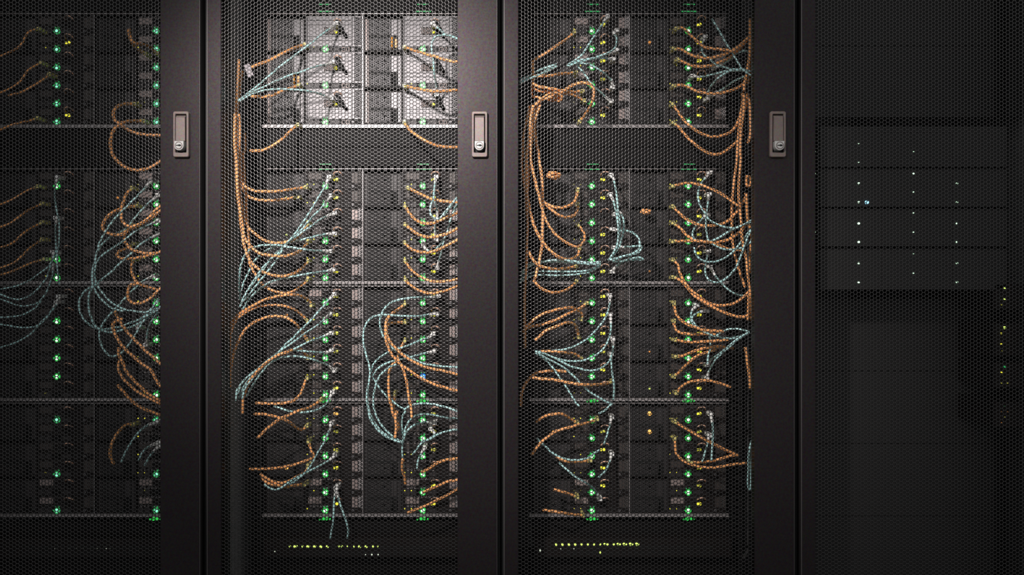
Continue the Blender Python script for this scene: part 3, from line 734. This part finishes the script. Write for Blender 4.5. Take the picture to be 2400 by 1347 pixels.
G O p 690,175 640,215 580,245 500,280 430,315 350,345 290,360 235,370 190,385
G O p 640,310 655,280 630,245 580,215 500,218 420,235 340,260 270,300 210,350 160,420
G O p 625,460 610,400 590,355 530,338 470,355 410,380 350,405 310,440 260,485
G O p 650,640 600,600 540,588 460,580 380,574 310,575
G O p 900,825 830,845 740,852 650,850 560,838 480,822 400,808 300,802 240,790
G O v 520,745 440,735 350,740 260,760 190,830 150,920 145,1030
G T p 880,110 875,200 855,270 815,340 760,405 700,465 620,515 540,550 460,565 370,572 265,572
G T p 885,270 890,370 880,440 850,520 800,580 740,620 660,650 570,657 480,645 400,620 330,590 262,575
G T p 905,470 905,560 880,650 840,690 780,725 710,735 640,720 560,700 480,660 400,620 320,592 260,578
G T p 890,600 895,700 905,800 912,830 915,900 908,975
G T v 265,580 350,630 430,670 500,710 570,770 640,840 700,900 780,950 850,990 900,1010 H: 810,60 770,100 720,125
G T v 262,584 340,640 400,700 450,770 500,840 550,920 600,1000 630,1030
G O p 1410,170 1420,240 1450,300 1510,345 1580,375 1660,400 1740,405 1820,410
G O p 1410,320 1415,370 1450,415 1520,430 1600,435 1680,430 1760,440
G O p 1410,480 1470,490 1550,500 1640,495 1740,490 1860,480
G O p 1420,620 1490,610 1540,590 1600,565 1680,545 1760,538 1830,540 1900,550
G O p 1410,785 1460,740 1500,700 1550,650 1620,605 1690,580 1760,560
G O p 1430,920 1460,880 1510,840 1580,820 1660,815 1740,825 1820,850 1880,870
G T p 1600,190 1560,240 1548,300 1570,350 1620,390 1680,430 1760,455 1850,465 1940,455 2035,418
G T p 1680,240 1610,255 1565,290 1575,340 1640,400 1720,440 1800,462 1880,470 1960,458 2035,422
G T v 1760,450 1800,415 1850,395 1910,388 1970,395 2035,415
G T p 1690,690 1720,640 1780,600 1840,550 1900,500 1960,455 2030,418
G T p 1680,800 1700,740 1750,650 1810,590 1880,530 1950,470 2025,425
G T v 1705,450 1710,540 1692,620 1688,680
H O p 710,165 640,195 560,212 480,235 400,258 330,305 270,360 210,440
H O p 560,200 510,165 450,130 380,130 300,150 250,190
H O p 660,480 600,487 520,490 450,480 400,450
H O p 1295,185 1350,220 1410,255 1480,295 1550,335 1620,370 1690,405 1780,445
H O p 1295,310 1300,370 1310,430 1360,480 1430,515 1500,530 1580,535 1660,525 1740,510 1840,500
H O p 1410,495 1480,495 1540,490 1620,475 1700,450 1760,440
H O p 600,895 520,888 440,875 380,865 300,855
H O p 560,755 500,735 460,720 380,700
H T v 250,310 290,350 330,385 360,415 430,455 500,475 580,475 640,460 690,425 730,400
H T p 730,770 680,690 610,640 540,600 480,550 420,495
H T p 820,150 800,230 780,300 760,360
H T p 820,430 800,500 770,560 720,610
H T p 1570,130 1585,220 1585,310 1580,400 1575,480
H T p 1560,290 1540,370 1520,440 1505,490
H T v 1885,320 1865,380 1855,450 1855,550 1850,650 1860,710
H T v 1880,340 1878,420 1872,520 1875,620 1872,700
I O p 1025,378 990,360 950,330 925,295 910,260 905,200
I O p 1105,375 1080,355 1040,325 985,308 940,300 918,270 902,215
I O p 950,730 890,728 840,738 805,765 795,800 805,840 840,870 890,905 950,932 1030,945 1110,948 1180,950
I O p 1010,850 950,848 890,852 840,870 800,910 780,960 775,1010 785,1070 815,1120 870,1165 930,1190 1000,1190 1060,1170 1115,1135 1180,1090
I O p 275,205 200,225 150,310 100,350 0,395 -80,420
I O p 290,440 200,490 150,560 90,610 0,650 -80,670
I O p 350,520 270,580 200,620 150,645 60,670
I O p 270,830 190,850 100,870 0,910 -80,940
J T p 405,45 388,100 385,170 390,240 405,310 415,380 415,450 410,530 400,600 405,700 415,800
J T p 395,330 388,400 390,480 392,560 370,620 340,670 290,710 220,760 140,800 60,820 -60,840
J T p 375,570 365,640 350,680 330,740 290,800 230,860 150,900 80,895 0,865 -60,850
J T p 365,660 370,720 350,790 320,860 270,920 200,945 130,945 60,920 -60,880
J T p 415,880 395,940 350,1000 310,1050 250,1090 160,1100 60,1085 -40,1070
J T p 400,920 340,1010 290,1060 220,1140 120,1200 0,1240
J T v 300,890 260,950 200,990 140,1015 60,1025 -40,1028
J O p 270,110 200,135 140,170 80,205 0,235 -60,250
J O p 300,230 250,250 190,280 130,325 70,370 -20,400
J O p 300,360 260,380 200,410 140,460 80,510 -20,545
J O p 300,480 265,500 210,540 150,600 90,650 -20,685
J O p 310,620 270,630 200,655 140,680 60,715 -20,730
J T p 1060,70 1010,130 960,180 900,240 860,280 810,330 760,395 720,460 690,530 670,620 650,700 650,790 680,860 730,920 790,965 870,985
J T p 1110,170 1050,220 990,280 930,350 890,400 840,430 780,460 720,510 690,560
J T p 1115,350 1000,400 940,430 870,490 790,540 720,590 680,640 662,720 682,800 730,870 790,930 870,970 950,985 1030,990 1110,960 1180,930
J T p 1110,440 1040,480 980,520 920,580 850,640 790,700 730,750 690,780 640,810 590,850 560,900 555,960 580,1030 630,1080 700,1112 770,1105 850,1090 930,1060 1000,1030 1080,980 1170,930
J T p 1080,740 1010,770 950,820 890,880 830,945 770,1010 730,1060 700,1120 700,1180 720,1240 760,1290 800,1300 860,1270 910,1210 950,1150 990,1080 1040,1010
J T v 690,790 650,815 622,880 620,950 640,1030 670,1090 720,1120 780,1132 860,1115 940,1085 1020,1040 1110,975
J T p 970,1100 985,1060 1020,1010 1060,970 1115,900
J T p 1025,1220 1035,1130 1060,1060 1110,990
J O p 930,120 890,160 865,220 850,290 855,340 880,380 930,390 990,370 1040,335 1080,290 1130,240
J O p 960,245 840,270 780,300 740,340 720,390 740,430 800,448 860,445 910,410 960,385 1020,355 1090,310 1140,270
J O p 940,380 885,410 875,460 880,500 910,540 960,565 1030,580 1130,575
J O p 940,510 880,545 835,565 820,590 850,612 920,615 990,605 1060,590 1130,565
J O p 940,620 925,660 925,710 945,760 975,790 1050,820 1120,835
J O v 985,790 920,800 900,840 895,880 920,920 970,930 1030,910 1080,870 1140,810
J O v 805,980 830,1040 870,1100 920,1160 970,1210 1030,1270 1090,1320 1160,1380
J O v 860,1040 800,1060 795,1110 820,1170 860,1230 910,1280 980,1340 1060,1400 K: 1000,125 1040,160
J O v 835,1240 835,1290 860,1340 K: 800,50 850,110 900,160 950,200 1020,240
K O v 770,-30 755,0 755,50 790,110 840,155 890,195 950,225 1020,260
K O v 745,140 790,190 840,245 890,280 945,305 1020,330
K O p 850,390 800,395 750,440 715,500 700,560 705,610 725,640
K T p 1000,375 940,395 890,430 850,480 800,560 770,630
K T p 1010,505 950,530 910,560 880,620
K T p 1010,530 960,580 920,650
'''
FILL = 2.0
SPOT = 350.0
SPOTSIZE = 44
SPOTWIDE = 1.28
SPOTLOC = (-0.66, -1.55, 1.96)
SPOTAIM = (-0.17, 0.0, 1.17)
WLO, WHI = 0.34, 0.68
# ------------------------------------------------------------------ cables
REG = {'D': (480, 0, 3.368, 3.368), 'A': (480, 370, 3.871, 3.87), 'B': (480, 660, 3.871, 3.872), 'C': (480, 930, 3.2306, 3.2306),
       'E': (1180, 0, 3.3676, 3.3676), 'F': (1180, 370, 3.5294, 3.53), 'G': (1180, 660, 3.5294, 3.528), 'H': (1180, 930, 3.2309, 3.23),
       'I': (0, 0, 2.994, 2.993), 'J': (0, 400, 2.994, 2.993), 'K': (0, 850, 2.7096, 2.7103)}
CABOF = {**{k: 1 for k in 'DABC'}, **{k: 2 for k in 'EFGH'}, **{k: 0 for k in 'IJK'}}
def cr(p, sub=4):
    out = []
    for i in range(len(p)-1):
        a = p[max(i-1, 0)]; b = p[i]; c = p[i+1]; d = p[min(i+2, len(p)-1)]
        for k in range(sub):
            t = k/sub
            out.append(0.5*((2*b) + (c-a)*t + (2*a-5*b+4*c-d)*t*t + (3*b-a-3*c+d)*t*t*t))
    out.append(p[-1]); return out
crng = random.Random(11)
cab_list = []
for line in CABLES.strip().splitlines():
    tk = line.split(); reg, colr, fl_ = tk[0], tk[1], tk[2]; ci = CABOF[reg]
    pts = []
    for t in tk[3:]:
        if t.endswith(':'): reg = t[0]; continue
        a, b = t.split(','); ox, oy, sx, sy = REG[reg]
        pts.append((ox+float(a)/sx, oy+float(b)/sy))
    cab_list.append((ci, colr, fl_, pts))
info = []
for n, (ci, colr, fl_, pts) in enumerate(cab_list):
    mid = crng.uniform(.045, .115); end = crng.uniform(.06, .13)
    # arc length parameter
    d = [0]
    for i in range(1, len(pts)): d.append(d[-1]+math.hypot(pts[i][0]-pts[i-1][0], pts[i][1]-pts[i-1][1]))
    L = max(d[-1], 1)
    P3 = []
    for (px, py), s in zip(pts, d):
        if fl_ == 'p':
            k = min(1, s/70.0); k = k*k*(3-2*k)
            y = .158*(1-k) + (mid + (end-mid)*s/L)*k
        else: y = mid + (end-mid)*s/L
        # keep inside the cabinet between its side panels
        p = at(px, py, y)
        p.x = max(CABX[ci]-.316, min(CABX[ci]+.316, p.x))
        P3.append(p)
    r = (.0034 if colr == 'O' else .0024)*crng.uniform(.92, 1.06)
    if ci == 0 and sum(q[0] for q in pts)/len(pts) < 140: r *= .68 if colr == 'O' else .8
    if len(P3) > 2 and fl_ == 'v' and L > 300: r *= .92
    C3 = cr(P3)
    root = MB().tube(C3, r, 8).build('patch_cable', M['orange' if colr == 'O' else 'teal'], smooth=True)
    if fl_ == 'p':
        pl = MB(); a = C3[0]; w = .0036 if colr == 'O' else .0052
        pl.box(a.x-w, a.x+w, a.y-.004, FACE-.0005, a.z-.0042, a.z+.0042)
        # boot around the first centimetres of the cable
        acc = 0; bp = [C3[0]]; 
        for q in range(1, len(C3)):
            acc += (C3[q]-C3[q-1]).length; bp.append(C3[q])
            if acc > (.006 if colr == 'O' else .018): break
        pl.tube(bp, [r*1.35+(w*.86-r*1.35)*(1-i/max(1, len(bp)-1)) for i in range(len(bp))], 8)
        pl.build('cable_plug', M['clear' if colr == 'O' else 'white'], root, smooth=False)
    cw_ = 'orange' if colr == 'O' else 'teal'
    xs = [p[0] for p in pts]; ys = [p[1] for p in pts]
    mx, my = sum(xs)/len(xs), sum(ys)/len(ys)
    def chass(y):
        return min('ABCD', key=lambda c: abs(y-(ROWS[c][0]-10+ROWS[c][1]*2.5)))
    if fl_ == 'p':
        side = 0 if abs(pts[0][0]-COLX[ci][0]) < abs(pts[0][0]-COLX[ci][1]) else 1
        ch = chass(pts[0][1]); row = int(round((pts[0][1]+10-ROWS[ch][0])/ROWS[ch][1])); row = max(0, min(5, row))
        if ci == 1 and ch == 'A':
            base = f'{cw_} cable from {["upper","upper","middle","middle","lowest","lowest"][row]} pale {HALF[side]} server, {CAB[ci]}'
        else: base = f'{cw_} cable from {HALF[side]} server, row {NUM[row]}, {CHN[ch]} chassis, {CAB[ci]}'
        ex, ey = pts[-1][0]-pts[0][0], pts[-1][1]-pts[0][1]
        base += ', ' + ('heading ' if True else '') + (('left' if ex < 0 else 'right') if abs(ex) > abs(ey) else ('up' if ey < 0 else 'down'))
    else:
        hgt, wid = max(ys)-min(ys), max(xs)-min(xs)
        half = 'left' if mx < (COLX[ci][0]+COLX[ci][1])/2 - 30 else 'right'
        shape = 'hanging straight down' if hgt > 2.2*wid else ('running sideways' if wid > 2*hgt else 'curving')
        base = f'{cw_} cable {shape} by {CHN[chass(my)]} chassis, {half} half of {CAB[ci]}'
    info.append([root, base, my, mx, cw_, ci])
by = {}
for e in info: by.setdefault(e[1], []).append(e)
for base, es in by.items():
    if len(es) > 1:
        vert = 'straight down' in base
        es.sort(key=lambda e: e[3] if vert else e[2])
        n = len(es)
        w2 = {2: ['leftmost', 'rightmost'] if vert else ['upper', 'lower'],
              3: ['leftmost', 'middle', 'rightmost'] if vert else ['upper', 'middle', 'lowest']}.get(n)
        if w2 is None:
            o_ = ['first', 'second', 'third', 'fourth', 'fifth', 'sixth', 'seventh', 'eighth']
            w2 = [x+(' from left' if vert else ' from top') for x in o_[:n]]
        for e, w in zip(es, w2): e[1] = base + ', ' + w
seen = set()
for root, lab, my, mx, cw_, ci in info:
    tag(root, lab, 'cable', f'{cw_} patch cables in the {CAB[ci]}')
    assert lab not in seen, lab
    assert len(lab.replace(',', '').split()) <= 16, lab
    seen.add(lab)

for px, py, rx, ry, turns, y, txt in ((1299, 226, 16, 9, 6, .10, 'coiled orange spare cable bunched beside top chassis, left side of the third cabinet'),
                                      (1298, 411, 17, 7.5, 5, .13, 'flat orange cable coil before the upper chassis power supply, left side of third cabinet'),
                                      (1514, 496, 12, 4, 3, .15, 'small orange cable coil at the middle of upper chassis, third cabinet')):
    cp_ = []
    for q in range(turns*14+1):
        a = 2*math.pi*q/14; k = q/(turns*14); f = .45+.55*(1-abs(2*k-1))
        cp_.append(at(px+rx*f*math.cos(a), py+ry*f*math.sin(a)+2.0*math.sin(3*a+k*9), y-.012+.024*k))
    tag(MB().tube(cp_, .0026, 8).build('patch_cable', M['orange'], smooth=True), txt, 'cable', 'orange patch cables in the third cabinet')

# a white paper tag tied to an orange strand, and two small coils of spare orange cable
tg = MB(); c = at(583, 165, .09)
tg.box(-.0065, .0065, -.0004, .0004, -.0145, .0145)
o = tg.build('cable_label', M['tag'], loc=c); o.rotation_euler = (0, math.radians(-20), math.radians(8))
tag(o, 'small white paper tag tied among cables, upper left of the second cabinet', 'label')
# ------------------------------------------------------------------ light
def area(name, loc, target, energy, sx, sy, col):
    l = bpy.data.lights.new(name, 'AREA'); l.shape = 'RECTANGLE'; l.size = sx; l.size_y = sy; l.energy = energy; l.color = col
    o = bpy.data.objects.new(name, l); COL.objects.link(o); o.location = loc
    o.rotation_euler = (Vector(target)-Vector(loc)).to_track_quat('-Z', 'Y').to_euler(); return o
# added overhead fill, dim and wide, lighting the upper doors more
area('overhead_fill_light', (0, -1.9, 3.0), (0, -0.3, 0.9), FILL, 5.5, 1.2, (1, 1, 1))
# the working spot above and left of the camera
sp = bpy.data.lights.new('aisle_spot', 'SPOT'); sp.energy = SPOT; sp.spot_size = math.radians(SPOTSIZE); sp.spot_blend = 0.9
sp.shadow_soft_size = 0.06; sp.color = (1.0, 0.93, 0.90)
so = bpy.data.objects.new('aisle_spot', sp); COL.objects.link(so); so.location = SPOTLOC
so.rotation_euler = (Vector(SPOTAIM)-Vector(SPOTLOC)).to_track_quat('-Z', 'Y').to_euler()

so.scale = (SPOTWIDE, 1, 1)   # a wide oval beam

w = bpy.data.worlds.new('room_ambience'); scene.world = w; w.use_nodes = True
nt = w.node_tree; bg = nt.nodes['Background']
tc = nt.nodes.new('ShaderNodeTexCoord'); sep = nt.nodes.new('ShaderNodeSeparateXYZ'); rmp = nt.nodes.new('ShaderNodeMapRange')
nt.links.new(tc.outputs['Generated'], sep.inputs[0]); nt.links.new(sep.outputs['Z'], rmp.inputs['Value'])
rmp.inputs['From Min'].default_value = -0.45; rmp.inputs['From Max'].default_value = 0.45; rmp.interpolation_type = 'SMOOTHSTEP'
rmp.inputs['To Min'].default_value = WLO; rmp.inputs['To Max'].default_value = WHI
nt.links.new(rmp.outputs[0], bg.inputs['Strength']); bg.inputs['Color'].default_value = (1, 1, 1, 1)

# ------------------------------------------------------------------ camera and view
cam = bpy.data.cameras.new('camera'); cam.sensor_width = 36; cam.lens = 36*F/2400; cam.clip_start = .02
co = bpy.data.objects.new('camera', cam); COL.objects.link(co); co.location = (0, CAMY, CAMZ); co.rotation_euler = (math.pi/2, 0, 0)
scene.camera = co
vs = scene.view_settings; vs.view_transform = 'Standard'; vs.look = 'None'; vs.gamma = 1; vs.exposure = 0.0; vs.use_curve_mapping = False
cy = scene.cycles
cy.max_bounces = 4; cy.diffuse_bounces = 3; cy.glossy_bounces = 2; cy.transmission_bounces = 1; cy.sample_clamp_indirect = 1.5; cy.caustics_reflective = False
